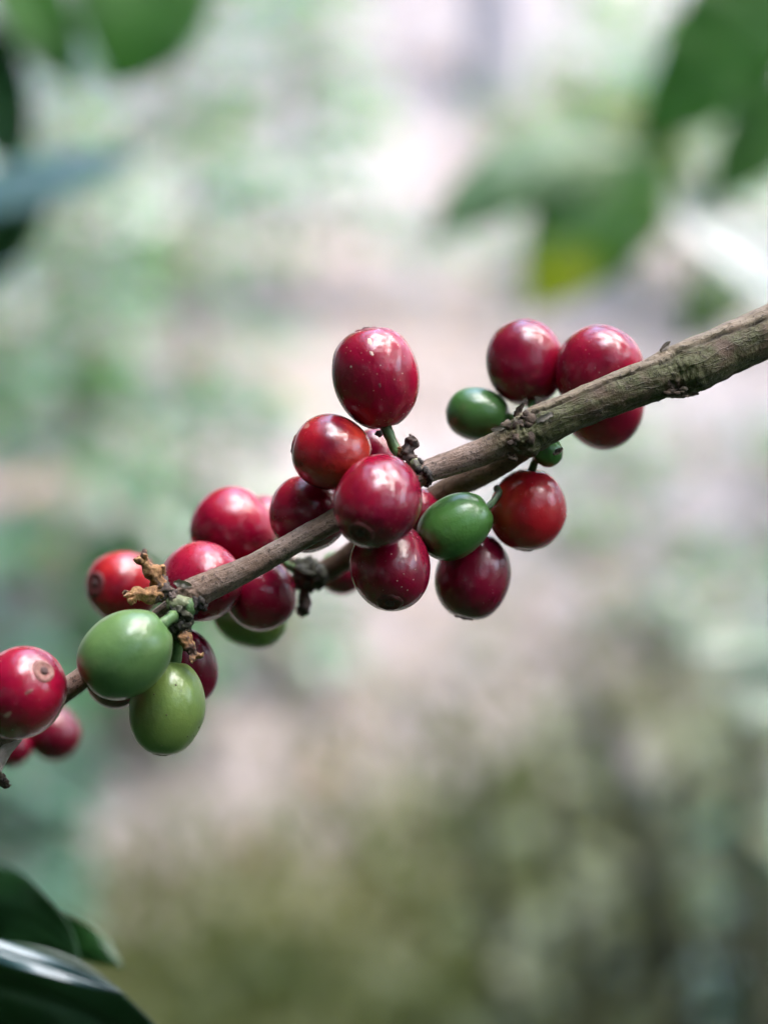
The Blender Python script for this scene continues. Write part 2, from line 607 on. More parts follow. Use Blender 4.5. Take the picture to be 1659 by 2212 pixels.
# ---- low weeds
def weeds(name, n, reg, label, h=(0.1, 0.28), seed=1, mat=None):
    r = np.random.default_rng(seed)
    P = []
    for (cx, cy, rx, ry, m_) in reg:
        k = int(n * m_)
        P.append(np.stack([r.normal(cx, rx, k), r.normal(cy, ry, k)], 1))
    P = np.concatenate(P)
    z = ground_z(P[:, 0], P[:, 1])
    k = len(P)
    D = np.stack([r.normal(0, 0.5, k), r.normal(0, 0.5, k), np.ones(k)], 1)
    N = np.stack([r.normal(0, 1, k), r.normal(-0.6, 0.6, k), r.normal(0.2, 0.2, k)], 1)
    L = r.uniform(*h, k)
    V, Fc = leaf_cloud(np.stack([P[:, 0], P[:, 1], z], 1), D, N, L, L * r.uniform(0.05, 0.12, k), r, 0.25)
    o = mesh(name, V, Fc, mat or M_WEED)
    tag(o, label, 'weeds', kind='stuff')


def gp(px, py):
    p = on_ground(px, py); return p.x, p.y


reg = []
for px, py, rx, ry, m_ in ((480, 2280, .12, .1, .07), (640, 2160, .2, .15, .16), (880, 2040, .25, .4, .17), (1080, 1980, .18, .2, .10), (1280, 2050, .22, .35, .10),
                           (1500, 2000, .22, .4, .10), (1620, 1800, .16, .4, .09), (1300, 1750, .2, .4, .08), (780, 2300, .4, .2, .3), (1300, 2300, .4, .2, .3)):
    x, y = gp(px, py)
    reg.append((x, y, rx, ry, m_))
weeds('low_weeds', 3600, reg, 'olive weeds and grass covering the floor at the bottom', (.05, .17), seed=5)


# ---- scattered seedlings and creepers all over the bank
def ground_cover():
    r = np.random.default_rng(17)
    cs, rs = [], []
    for k in range(420):
        x, y = r.uniform(-3, 3), r.uniform(3.7, 10)
        u_ = (x / y) * 5 + .5                      # how far across
        keep = .75 if x < -.12 * y else (.2 if x < .06 * y else .62)
        if noise.noise(Vector((x * 1.1, y * .9, 3.3))) * .5 + .5 < 1 - keep: continue
        cs.append((x, y, gz(x, y) + r.uniform(.02, .16))); rs.append(r.uniform(.12, .3))
    V, Fc = crown_cloud(r, cs, rs, 20, (.07, .15), .6, .5)
    o = mesh('ground_cover', V, Fc, M_FARB)
    tag(o, 'grey-green creepers and seedlings scattered over the bank', 'ground cover', kind='stuff')


# ---- coffee bushes standing on the bank
def bush(name, px, py_base, dist, h, spread, label, mat, seed, nb=16, ll=0.13, lean=(0, 0), dens=1.0, low=0.2):
    r = random.Random(seed)
    p = at(px, py_base, dist)
    base = Vector((p.x, p.y, gz(p.x, p.y)))
    t = root(name, base, label, 'coffee bush', 'coffee bushes on the bank behind')
    topp = base + Vector((lean[0], lean[1], h))
    v, f, uv = tube([(base - Vector((0, 0, 0.05)), 0.018), (base.lerp(topp, 0.5) + Vector((r.uniform(-.03, .03), 0, 0)), 0.013), (topp, 0.005)], 8, 14)
    mesh('stem', v, f, M_STEM, t)
    P, D, N = [], [], []
    for i in range(nb):
        s = low + (1 - low) * i / nb
        c = base.lerp(topp, s)
        a = i * 2.2 + r.uniform(-.5, .5)
        ln = spread * (1.08 - s) ** 0.6 * r.uniform(0.6, 1.1)
        dr = Vector((math.cos(a), math.sin(a), 0.25 - 0.3 * r.random()))
        tip = c + dr * ln - Vector((0, 0, 0.15 * ln))
        v, f, uv = tube([(c, 0.004), (c.lerp(tip, 0.5) + Vector((0, 0, 0.05 * ln)), 0.003), (tip, 0.0015)], 5, 5)
        mesh('side_branch', v, f, M_STEM, t)
        m_ = max(2, int(ln / 0.07 * dens))
        for k in range(m_):
            q = c.lerp(tip, 0.2 + 0.8 * k / m_)
            for sgn in (-1, 1):
                sd = Vector((-dr.y, dr.x, 0)) * sgn
                d = (dr * 0.5 + sd + Vector((r.uniform(-.3, .3), r.uniform(-.3, .3), r.uniform(-.5, .3))))
                P.append(q); D.append(d); N.append(Vector((r.gauss(0, .3), r.gauss(-.25, .3), 1)))
    n = len(P)
    L = np.random.default_rng(seed).uniform(0.7, 1.15, n) * ll
    V, Fc = leaf_cloud(np.array(P), np.array(D), np.array(N), L, L * 0.21, rng)
    o = mesh('foliage', V, Fc, mat, t)
    o['kind'] = 'stuff'
    return t


BUSHES = [
    # px, py, dist, h, spread, mat, density
    (150, 900, 4.4, 1.25, 0.50, M_FARB, 1.7, 'pale grey-green coffee bush at upper left below the corner leaves, far out of focus'),
    (420, 700, 5.6, 1.55, 0.55, M_FARB, 1.7, 'grey-green coffee bush high up left, second from the left edge'),
    (660, 700, 6.6, 1.35, 0.50, M_FARB, 1.6, 'grey-green coffee bush behind the topmost cherry, left of the pale gap'),
    (470, 1250, 4.2, 0.75, 0.34, M_FAR, 1.5, 'mossy green coffee bush just left of the topmost red cherry'),
    (270, 1000, 3.8, 0.70, 0.30, M_FAR, 1.2, 'small green coffee bush above the left end of the branch'),
    (-60, 1500, 2.6, 0.95, 0.15, M_DULL, 1.0, 'dark blue-green coffee bush at the left edge behind the branch'),
    (1500, 700, 6.5, 1.3, 0.5, M_FARB, 1.3, 'pale coffee bush behind the leafy shoot at upper right'),
    (1690, 1650, 2.5, 0.62, 0.20, M_FARB, 1.0, 'bluish glossy coffee seedling at the right edge'),
    (70, 2000, 3.4, 0.30, 0.10, M_DULL, 1.0, 'dark green coffee seedling on the pinkish floor at lower left'),
    (1480, 1900, 2.7, 0.75, 0.22, M_WEED, .8, 'thin olive sapling with many leaves among weeds at lower right'),
]
for i, (px, py, dd, h, sp, m, dn, lab) in enumerate(BUSHES):
    bush('coffee_bush', px, py, dd, h, sp, lab, m, 70 + i, nb=int(9 + h * 10), dens=dn, ll=.15 if dd > 3 else .12)


# ---- slender stems at lower right
def sapling(px0, py0, px1, py1, dist, r0, label):
    a = at(px0, py0, dist); b = at(px1, py1, dist)
    dr = (b - a)
    s = (gz(a.x, a.y) - a.z) / (dr.z if abs(dr.z) > 1e-4 else -1)
    base = a + dr * s
    top = b - dr * 0.3 * 0
    t = root('sapling_stem', base, label, 'sapling', 'saplings at lower right')
    v, f, uv = tube([(base - Vector((0, 0, .03)), r0), (base.lerp(top, .5) + Vector((0.01, 0.0, 0)), r0 * .85), (top, r0 * .5)], 8, 20,
                    lambda s_, a_, p_, t_: r0 * 0.2 * nz(p_, 25))
    mesh('stem', v, f, M_STEMD, t)
    P, D, N = [], [], []
    rr = random.Random(px0)
    for k in range(10):
        q = base.lerp(top, 0.35 + 0.065 * k)
        an_ = rr.uniform(0, 6.28)
        P.append(q); D.append((math.cos(an_), math.sin(an_), rr.uniform(-.4, .5))); N.append((rr.gauss(0, .3), -.3, 1))
    V, Fc = leaf_cloud(P, D, N, 0.09, 0.02, rng)
    o = mesh('foliage', V, Fc, M_WEED, t); o['kind'] = 'stuff'


sapling(1460, 2200, 1270, 1450, 2.6, 0.034, 'slanting dark stem of a sapling below the right-hand cherries')
sapling(1620, 2200, 1600, 1500, 2.4, 0.030, 'upright dark stem of a sapling near the right edge')
sapling(1090, 2200, 1010, 1650, 2.7, 0.022, 'thin dark sapling stem under the dark red right-hand cherry')


sapling(1330, 2200, 1215, 1560, 3.0, 0.026, 'dark mossy sapling stem left of the slanting one')
sapling(1230, 2210, 1180, 1750, 2.5, 0.018, 'short dark sapling stem rising from the weeds below the node')
sapling(1560, 2210, 1480, 1600, 3.1, 0.026, 'dark mossy sapling stem between the slanting and the upright one')


# ---- shade trees: one trunk in view, the others unseen, their crowns shaping the light
def fast_leaves(P, D, N, L, Wd):
    """canopy leaves, 5 vertices and 4 triangles each"""
    D = D / np.linalg.norm(D, axis=1)[:, None]
    S = np.cross(D, N); S /= np.linalg.norm(S, axis=1)[:, None] + 1e-9
    N = np.cross(S, D)
    L = L[:, None]; Wd = Wd[:, None]
    m_ = P + D * L * .5 - N * L * .06
    V = np.stack([P, m_ - S * Wd, m_ + N * L * .03, m_ + S * Wd, P + D * L - np.array([0, 0, .2]) * L], 1).reshape(-1, 3)
    b = (np.arange(len(P)) * 5)[:, None, None]
    Fc = (b + np.array([[0, 1, 2], [0, 2, 3], [1, 4, 2], [2, 4, 3]])[None]).reshape(-1, 3)
    return V, Fc


def crown_cloud(r, centres, rads, nl, lr=(.13, .27), flat=.45, spread=.30):
    k = len(centres)
    C = np.repeat(np.asarray(centres), nl, 0); Q = np.repeat(np.asarray(rads), nl)
    n = k * nl
    P = C + r.normal(0, 1, (n, 3)) * np.array([1, 1, flat]) * (Q * spread)[:, None]
    a = r.uniform(0, 6.283, n)
    D = np.stack([np.cos(a), np.sin(a), r.uniform(-.7, .2, n)], 1)
    N = np.stack([r.normal(0, .4, n), r.normal(0, .4, n), np.ones(n)], 1)
    L = r.uniform(*lr, n)
    return fast_leaves(P, D, N, L, L * .2)


CROWN_H = 4.4
NCL = 44
_r = np.random.default_rng(21)
_cc, _cr, _limbs = [], [], []
for i in range(NCL):
    a = i * 2.399 + _r.uniform(-.3, .3)
    rad = 3.6 * math.sqrt((i + .5) / NCL)
    c = np.array([math.cos(a) * rad, math.sin(a) * rad, CROWN_H + _r.uniform(-.9, .7) - .12 * rad])
    _cc.append(c); _cr.append(_r.uniform(.55, .85))
    s0 = Vector((0, 0, CROWN_H * _r.uniform(.6, .95)))
    _limbs.append((s0, Vector(c)))
_V, _F = crown_cloud(_r, _cc, _cr, 200)
CROWN = None


def shade_tree(x, y, rotz, label, r0=0.12, sc=1.0):
    global CROWN
    b = Vector((x, y, gz(x, y)))
    t = root('shade_tree', b, label, 'tree', 'shade trees over the coffee')
    t.rotation_euler.z = rotz
    t.scale = (sc, sc, sc)
    if CROWN is None:
        v, f, uv = tube([(Vector((0, 0, -.1)), r0 * 1.25), (Vector((0, 0, .5)), r0), (Vector((.1, .05, CROWN_H * .55)), r0 * .75), (Vector((0, 0, CROWN_H)), r0 * .35)], 12, 30,
                        lambda s_, a_, p_, t_: r0 * 0.15 * nz(p_, 6))
        parts = [mesh('trunk', v, f, M_TRUNK, t, local=True)]
        for s0, c in _limbs:
            v, f, uv = tube([(s0, r0 * .25), (s0.lerp(c, .5) + Vector((0, 0, .25)), r0 * .14), (c, .006)], 6, 7)
            parts.append(mesh('limb', v, f, M_TRUNK, t, local=True))
        o = mesh('crown', _V, _F, M_CAN, t, local=True); o['kind'] = 'stuff'
        parts.append(o)
        CROWN = parts
    else:
        for q in CROWN:
            c = q.copy(); COL.objects.link(c); c.parent = t
    return t


p = at(1085, 40, 8.5)
shade_tree(p.x, p.y, 0.4, 'grey shade tree whose blurred trunk shows at the top of the picture', 0.14)
shade_tree(-3.3, -0.7, 1.0, 'shade tree standing left of the viewer, its crown spreading over the branch')
shade_tree(3.4, -2.6, 2.1, 'shade tree standing behind the viewer on the right side')
shade_tree(-1.2, -4.2, 3.3, 'shade tree standing well behind the viewer')
shade_tree(3.4, 2.6, 4.4, 'shade tree standing to the right of the picture', sc=.95)
shade_tree(-3.9, 4.2, 5.2, 'shade tree standing on the bank left of the picture', sc=.95)


shade_tree(-3.2, 9.0, 1.9, 'unseen shade tree added high on the bank to the left, shading the background', sc=.9)  # unseen, added to shade the bright bank


shade_tree(-2.3, -2.6, 0.7, 'unseen shade tree added behind the viewer on the left side to block light', sc=.8)  # this and the next: unseen, added to block light from the left
shade_tree(-2.9, 1.9, 2.6, 'unseen shade tree added close on the left of the picture to block light', sc=.75)
ground_cover()


# ---- unseen rows of coffee, added round the viewer to shade the place
def thicket():
    r = np.random.default_rng(5)
    cs, rs = [], []
    for k in range(1900):
        a = r.uniform(0, 6.283)
        d = r.uniform(1.2, 5.0)
        x, y = math.sin(a) * d, math.cos(a) * d
        if y > 0.2 and abs(x) < 0.8 + 0.32 * y: continue
        if x > 0.6 and y > -1.5 and r.random() < .55: continue
        h = r.uniform(0.1, 2.1) if x > 0 else r.uniform(0.1, 3.2)
        cs.append((x, y, gz(x, y) + h)); rs.append(r.uniform(.25, .5))
    for k in range(260):                      # unseen low growth under the branch, added to darken reflections from below
        x, y = r.uniform(-1.6, 1.6), r.uniform(-1.4, 1.1)
        cs.append((x, y, gz(x, y) + r.uniform(.05, .55))); rs.append(r.uniform(.18, .28))
    V, Fc = crown_cloud(r, cs, rs, 75, (.1, .17), 1.0, .46)
    o = mesh('unseen_thicket', V, Fc, M_LEAFD)
    tag(o, 'unseen dense coffee foliage added around the viewer to shade the branch', 'coffee foliage', kind='stuff')


thicket()


# ================================================================== THE BRANCH
MM = 0.001
RED = dict(base=(0.215, 0.002, 0.022), dark=(0.10, 0.0014, 0.012), light=(0.34, 0.0035, 0.024))
BRANCH_PTS = [  # px, py, radius px, mm behind
    (1760, 672, 54, 4), (1659, 717, 53, 3), (1570, 757, 54, 2), (1500, 790, 57, 1), (1455, 806, 54, 1), (1410, 822, 45, 0), (1330, 853, 43, 0), (1240, 890, 41, 0),
    (1170, 922, 44, 0), (1125, 945, 45, 0), (1085, 960, 33, 0), (1000, 992, 28, 0), (915, 1022, 26, 0), (820, 1068, 25, 0), (725, 1122, 25, 0),
    (640, 1170, 25, 0), (540, 1226, 27, 0), (460, 1262, 32, 0), (415, 1284, 33, 0), (382, 1306, 23, 0), (300, 1370, 22, 1), (165, 1474, 24, 1), (60, 1552, 24, 2), (-90, 1680, 24, 4)]
NODES = [(1465, 820, 55), (1130, 940, 50), (915, 1022, 20), (410, 1285, 38)]
br = root('coffee_branch', an(1659, 717, 3), 'brown woody coffee branch rising to the right, carrying the cherries', 'branch')
M_BARK = bark_mat('branch_bark')
M_NODE = simple_mat('node_bark', (0.02, 0.013, 0.01), (0.085, 0.055, 0.038), 1100, 0.85, 0.0006, c3=(0.12, 0.09, 0.065))
M_BLACK = simple_mat('black_scar', (0.012, 0.010, 0.009), (0.045, 0.035, 0.03), 1400, 0.8, 0.0004)
M_FLAKE = simple_mat('bark_flake', (0.30, 0.24, 0.20), (0.46, 0.39, 0.34), 700, 0.8, 0.0003)
M_DRY = simple_mat('dried_flower', (0.14, 0.06, 0.022), (0.40, 0.22, 0.10), 1300, 0.75, 0.0006, c3=(0.05, 0.025, 0.016), sss=0.05)
M_DRYD = simple_mat('dried_bract', (0.035, 0.026, 0.026), (0.13, 0.09, 0.075), 900, 0.8, 0.0004)
M_STALK = simple_mat('green_stalk', (0.045, 0.095, 0.03), (0.09, 0.16, 0.055), 700, 0.5, 0.0003, sss=0.1, c3=(0.05, 0.05, 0.03))
M_STALKD = simple_mat('dark_stalk', (0.016, 0.014, 0.012), (0.06, 0.06, 0.035), 1100, 0.75, 0.0006)
M_BUD = simple_mat('olive_bud', (0.10, 0.12, 0.06), (0.22, 0.22, 0.13), 900, 0.6, 0.0004, c3=(0.05, 0.04, 0.03))

node_pos = [(an(x, y, 0), r * PX) for x, y, r in NODES]


PLATE, OLD, GROOVE = [], [], []


def bark_disp(s, a, p, t):
    cmx = s * 100
    k = min(1, max(0, (5.4 - cmx) / 0.5))
    d = (0.00010 + 0.00010 * k) * nz(p, 420) + 0.00006 * nz(p, 1100)
    d += (0.00004 + 0.00010 * k) * noise.noise(Vector((math.cos(a) * 3.2, math.sin(a) * 3.2, s * 60)))
    edge = 2.45 + 0.22 * noise.noise(Vector((cmx * .8, 3.3, 0))) + 0.10 * noise.noise(Vector((cmx * 3.1, 1.3, 0))) + 0.05 * noise.noise(Vector((cmx * 11, 2.3, 0))) - 0.04 * cmx
    da = a - edge
    # a plate of old bark along the top with a torn edge, groove under it, its shade put into the colour
    on = k if a > 0.9 else 0.0
    top = 1 / (1 + math.exp(max(-30, min(30, da * 22))))
    d += on * 0.00035 * top
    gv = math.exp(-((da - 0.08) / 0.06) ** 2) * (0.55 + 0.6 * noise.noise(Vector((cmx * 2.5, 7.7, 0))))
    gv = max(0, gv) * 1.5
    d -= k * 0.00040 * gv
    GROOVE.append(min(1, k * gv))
    e2 = 4.3 + 0.3 * noise.noise(Vector((cmx * 1.3, 9.3, 0)))
    d -= k * 0.00022 * math.exp(-((a - e2) / 0.09) ** 2)
    PLATE.append(on * top)
    OLD.append(min(1, max(0, (6.2 - cmx) / 1.0)))
    for i, (c, r) in enumerate(node_pos):
        q = (p - c).length / (r * 1.25)
        if q < 1.6:
            g = math.exp(-q * q * 1.6)
            amp = (0.0009, 0.0013, 0.0003, 0.0006)[i]
            d += g * amp * (nz(p, 520, 7) + 0.55 * nz(p, 1500, 2))
    return d


v, f, uv = tube([(an(x, y, m), r * PX) for x, y, r, m in BRANCH_PTS], 112, 760, bark_disp)
_b = mesh('bark', v, f, M_BARK, br, uv=uv)
for nm, arr in (('plate', PLATE), ('old', OLD), ('groove', GROOVE)):
    _b.data.attributes.new(nm, 'FLOAT', 'POINT').data.foreach_set('value', arr)

rr = random.Random(3)
# crumbled remains of bracts round the big node
for k in range(26):
    a = rr.uniform(0, 6.28); u_ = rr.gauss(0, 20)
    c = an(1125 + u_ * .9 + math.cos(a) * 14, 943 - u_ * .4 + math.sin(a) * 40, -abs(math.cos(a * .5)) * 3.0 + rr.uniform(-.3, .3))
    s = rr.uniform(0.3, 0.85) * MM
    lump('bark_crumb', c, (s * 1.3, s * rr.uniform(.7, 1.6), s * .8), M_NODE, br, k * 3.1, 0.6, sub=2)
for k in range(12):
    u_ = rr.gauss(0, 16)
    c = an(1448 + u_ * 1.6, 846 + rr.uniform(-8, 6) - u_ * .1, -1.5 + rr.uniform(-1, .5))
    s = rr.uniform(0.25, 0.7) * MM
    lump('bark_crumb', c, (s * 1.5, s * .8, s * .8), M_NODE, br, 50 + k * 3.1, 0.6, sub=2)


def flake(px, py, mm, lx, ly, ang, seed, mat=None, curl=0.5):
    """small curled flap of bark standing off the wood"""
    vs, fs = [], []
    ca, sa = math.cos(ang), math.sin(ang)
    nu, nv = 8, 5
    for lay in (0, 1):
        for i in range(nu + 1):
            for j in range(nv + 1):
                x = (i / nu - .5) * lx * (1 + .3 * noise.noise(Vector((j, seed, 0))))
                y = (j / nv - .5) * ly * (.25 + .75 * math.sin(math.pi * (i + .4) / (nu + .8))) * (1 + .8 * noise.noise(Vector((i * .8, seed, 4))))
                z = -curl * abs(y) - 0.4 * (j / nv) * ly * curl + 6 * noise.noise(Vector((i * .6, j * .7, seed)))
                p_ = an(px + x * ca - y * sa, py - (x * sa + y * ca), mm) + F * (z + lay * 1.3) * PX
                vs.append(p_)
    W = nv + 1; n1 = (nu + 1) * W
    for i in range(nu):
        for j in range(nv):
            a = i * W + j
            fs.append((a, a + 1, a + W + 1, a + W)); fs.append((n1 + a, n1 + a + W, n1 + a + W + 1, n1 + a + 1))
        for j in (0, nv):
            a = i * W + j; fs.append((a, a + W, n1 + a + W, n1 + a))
    for i in (0, nu):
        for j in range(nv):
            a = i * W + j; fs.append((a, n1 + a, n1 + a + 1, a + 1))
    return mesh('bark_flake', vs, fs, mat or M_FLAKE, br)


flake(1436, 748, -.6, 30, 12, .75, 1.0, curl=1.0)
flake(1120, 886, -2.4, 34, 14, .9, 2.0, M_NODE)
flake(1176, 902, -3.3, 44, 14, .45, 3.0)
flake(1078, 925, -1.8, 34, 12, .2, 4.0)
flake(1105, 985, -2.2, 20, 14, -.6, 5.0, M_NODE)
flake(1490, 852, -1.6, 40, 10, .1, 6.0, M_NODE)
flake(1452, 830, -4.0, 26, 16, -.9, 7.0, M_NODE)
flake(1205, 975, -1.5, 26, 12, .6, 8.0, M_NODE)
flake(395, 1262, -2.2, 40, 18, -.2, 9.0)
flake(372, 1276, -2.0, 24, 14, -.9, 10.0)

# black scar ring and pale bud where the twig leaves the cluster
c = an(914, 1020, 0)
ax = (cdir(.9, .42, 0), cdir(-.42, .9, 0), F)
for k in range(20):
    a = k / 20 * 6.283
    q = c + ax[1] * math.cos(a) * 27 * PX + F * math.sin(a) * 26 * PX + ax[0] * rr.uniform(-8, 8) * PX
    s = rr.uniform(.45, .8) * MM
    lump('black_scar', q, (s * .9, s, s), M_BLACK, br, 80 + k, .6, sub=2, axes=ax)
lump('bud', an(899, 1008, -1.2), (.9 * MM, 1.6 * MM, 1 * MM), M_BUD, br, 7.7, .2, axes=ax)
lump('bud', an(889, 996, -.6), (1.0 * MM, 1.3 * MM, 1 * MM), M_NODE, br, 9.7, .5, axes=ax)
# dark dried flower stub above it
crinkle('dried_flower', [(an(880, 995, -.5), 1.0 * MM), (an(882, 978, -.6), 1.1 * MM), (an(886, 962, -.8), .9 * MM), (an(893, 949, -1), 1.0 * MM), (an(897, 944, -1), .5 * MM)], M_DRYD, br, 2.0, .4)
crinkle('dried_flower', [(an(872, 988, -.9), .6 * MM), (an(866, 972, -1), .5 * MM), (an(869, 966, -1), .3 * MM)], M_DRY, br, 4.0, .5)

# left node: dried flowers, dark bracts, green fruit stalks
def dflower(pts, seed, petals=5, mat=None):
    P_ = [(an(x, y, m), r * MM) for x, y, m, r in pts]
    o = crinkle('dried_flower', P_, mat or M_DRY, br, seed, .45)
    e, e0 = P_[-1][0], P_[-2][0]
    d = (e - e0).normalized()
    s1 = d.cross(F).normalized(); s2 = d.cross(s1)
    r_ = random.Random(seed)
    for k in range(petals):
        a = k / petals * 6.283 + r_.uniform(-.3, .3)
        out = s1 * math.cos(a) + s2 * math.sin(a)
        q1 = e + (d * .5 + out * .9) * .9 * MM
        q2 = q1 + (d * r_.uniform(-.9, .9) + out * r_.uniform(.1, .8) + F * r_.uniform(-.5, .5)) * 1.0 * MM
        vv, ff, _ = tube([(e - d * .3 * MM, .55 * MM), (q1, .50 * MM), (q2, .16 * MM)], 7, 9,
                         lambda s_, a_, p_, t_: .35 * MM * nz(p_, 1500, seed) + .12 * MM * math.sin(a_ * 3))
        mesh('dried_petal', vv, ff, mat or M_DRY, o)
    return o


dflower([(352, 1272, -2.0, .95), (342, 1256, -2.6, 1.1), (330, 1238, -3.0, 1.25), (318, 1222, -3.3, .8), (309, 1210, -3.5, .7)], 1.3, 5)
dflower([(356, 1284, -2.2, .9), (338, 1281, -3.0, 1.1), (318, 1284, -3.6, 1.1), (298, 1283, -4.0, .9), (286, 1288, -4.2, .8)], 2.9, 6)
dflower([(350, 1268, -1.5, .8), (345, 1245, -1.8, .9), (347, 1232, -2.0, .8)], 5.1, 3)
for k, (x, y, m, a_, b_) in enumerate(((348, 1272, -2.6, 1.6, 1.3), (360, 1282, -2.4, 1.4, 1.2), (338, 1290, -2.6, 1.3, .8), (372, 1292, -2.5, 1.0, .9), (352, 1262, -2.2, .8, 1.3))):
    lump('dried_bract', an(x, y, m), (a_ * MM, b_ * MM, 1.0 * MM), M_DRYD, br, 3.3 * k + 1, .7, f=1.3)
for k, (x, y, m, a_, b_) in enumerate(((425, 1306, -2.0, 1.1, 1.2), (433, 1300, -2.2, .8, .9), (418, 1316, -1.6, .9, .9), (440, 1312, -1.2, .7, .7))):
    lump('black_scar', an(x, y, m), (a_ * MM, b_ * MM, .9 * MM), M_BLACK, br, 5.3 * k + 1, .5)
lump('bud', an(388, 1303, -2.4), (2.2 * MM, 1.3 * MM, 1.4 * MM), M_BUD, br, 1.7, .35)
lump('bud', an(408, 1312, -2.2), (1.1 * MM, 1.6 * MM, 1.2 * MM), M_STALK, br, 2.7, .3)
for k, (x, y, m, s) in enumerate(((386, 1318, -2.8, 1.3), (398, 1330, -2.6, 1.2), (382, 1338, -2.6, 1.2), (392, 1350, -2.4, 1.3), (378, 1358, -2.2, 1.1), (398, 1363, -2.0, 1.0), (388, 1374, -1.8, 1.0), (402, 1342, -1.8, 1.1), (372, 1326, -2.6, .9))):
    lump('dark_bract', an(x, y, m), (s * MM * 1.1, s * MM * .8, s * MM), M_STALKD, br, 4.3 * k + 2, .6, f=1.2)
dflower([(396, 1365, -2.2, .9), (402, 1385, -2.6, 1.0), (412, 1402, -2.8, .8), (420, 1416, -2.9, .5)], 7.7, 3)

# second, thinner twig running behind the cherries
M_BARK2 = bark_mat('back_twig_bark', (0.12, 0.072, 0.045), greenamt=0.2, pale=(0.20, 0.13, 0.09))
tw = root('back_twig', an(1130, 955, 6), 'thin brown twig running behind the central cherries', 'twig')
v, f, uv = tube([(an(1150, 950, 4), 30 * PX), (an(1060, 1010, 9), 30 * PX), (an(960, 1062, 14), 28 * PX), (an(850, 1130, 19), 26 * PX), (an(745, 1208, 23), 27 * PX), (an(690, 1238, 25), 27 * PX), (an(640, 1255, 26), 17 * PX),
                 (an(540, 1310, 30), 14 * PX), (an(400, 1335, 36), 14 * PX), (an(300, 1390, 44), 14 * PX), (an(160, 1490, 53), 14 * PX), (an(40, 1580, 58), 14 * PX), (an(-80, 1680, 62), 14 * PX)], 20, 180, lambda s, a, p, t: .0002 * nz(p, 400) + .0001 * nz(p, 1200))
mesh('bark', v, f, M_BARK2, tw, uv=uv)
for k, (x, y, s) in enumerate(((668, 1232, 2.3), (680, 1252, 2.1), (655, 1255, 1.8), (690, 1240, 1.9), (650, 1222, 1.4))):
    lump('dark_bract', an(x, y, 23), (s * MM, s * MM * .9, s * MM), M_STALKD, tw, 6.1 * k, .5)
crinkle('stub_and_glint', [(an(662, 1265, 23), 1.1 * MM), (an(657, 1290, 23), .9 * MM), (an(655, 1315, 23), 1.1 * MM), (an(646, 1330, 23), .6 * MM)], M_DRYD, tw, 3, .4)
crinkle('stub_and_glint', [(an(640, 1215, 24), .8 * MM), (an(624, 1204, 24), .9 * MM), (an(612, 1200, 24), .5 * MM)], M_FLAKE, tw, 5, .4)  # pale stub standing in for a whitish highlight on the twig

# spur of dried bits under the left-edge cherry
sp = root('dry_spur', an(-10, 1600, 4), 'small dry stalk stub with a shrivelled end under the left-edge cherry', 'stalk')
v, f, uv = tube([(an(40, 1585, 3), 16 * PX), (an(16, 1615, 2), 15 * PX), (an(-2, 1650, 1), 12 * PX), (an(-6, 1670, 0), 9 * PX)], 12, 20, lambda s, a, p, t: .0002 * nz(p, 700))
mesh('stalk', v, f, M_FLAKE, sp)
for k, (x, y, s) in enumerate(((2, 1680, .8), (10, 1690, .8), (14, 1698, .6), (2, 1694, .6))):
    lump('dried_bract', an(x, y, 0), (s * MM, s * MM * .8, s * MM), M_NODE, sp, 6.1 * k, .7)


# ================================================================== CHERRIES
M_SCAR = simple_mat('tip_scar_red', (0.10, 0.02, 0.02), (0.20, 0.06, 0.05), 900, 0.6, 0.0003)
M_SCARC = simple_mat('tip_scar_core', (0.03, 0.012, 0.012), (0.09, 0.045, 0.04), 1400, 0.8, 0.0004)
M_RIM = simple_mat('tip_scar_rim', (0.24, 0.13, 0.10), (0.12, 0.03, 0.03), 1400, 0.7, 0.0002)
M_RIMD = simple_mat('tip_scar_rim_dark', (0.06, 0.012, 0.014), (0.15, 0.028, 0.03), 1400, 0.6, 0.0002)
M_SCARG = simple_mat('tip_scar_green', (0.05, 0.09, 0.02), (0.10, 0.14, 0.04), 900, 0.6, 0.0003)


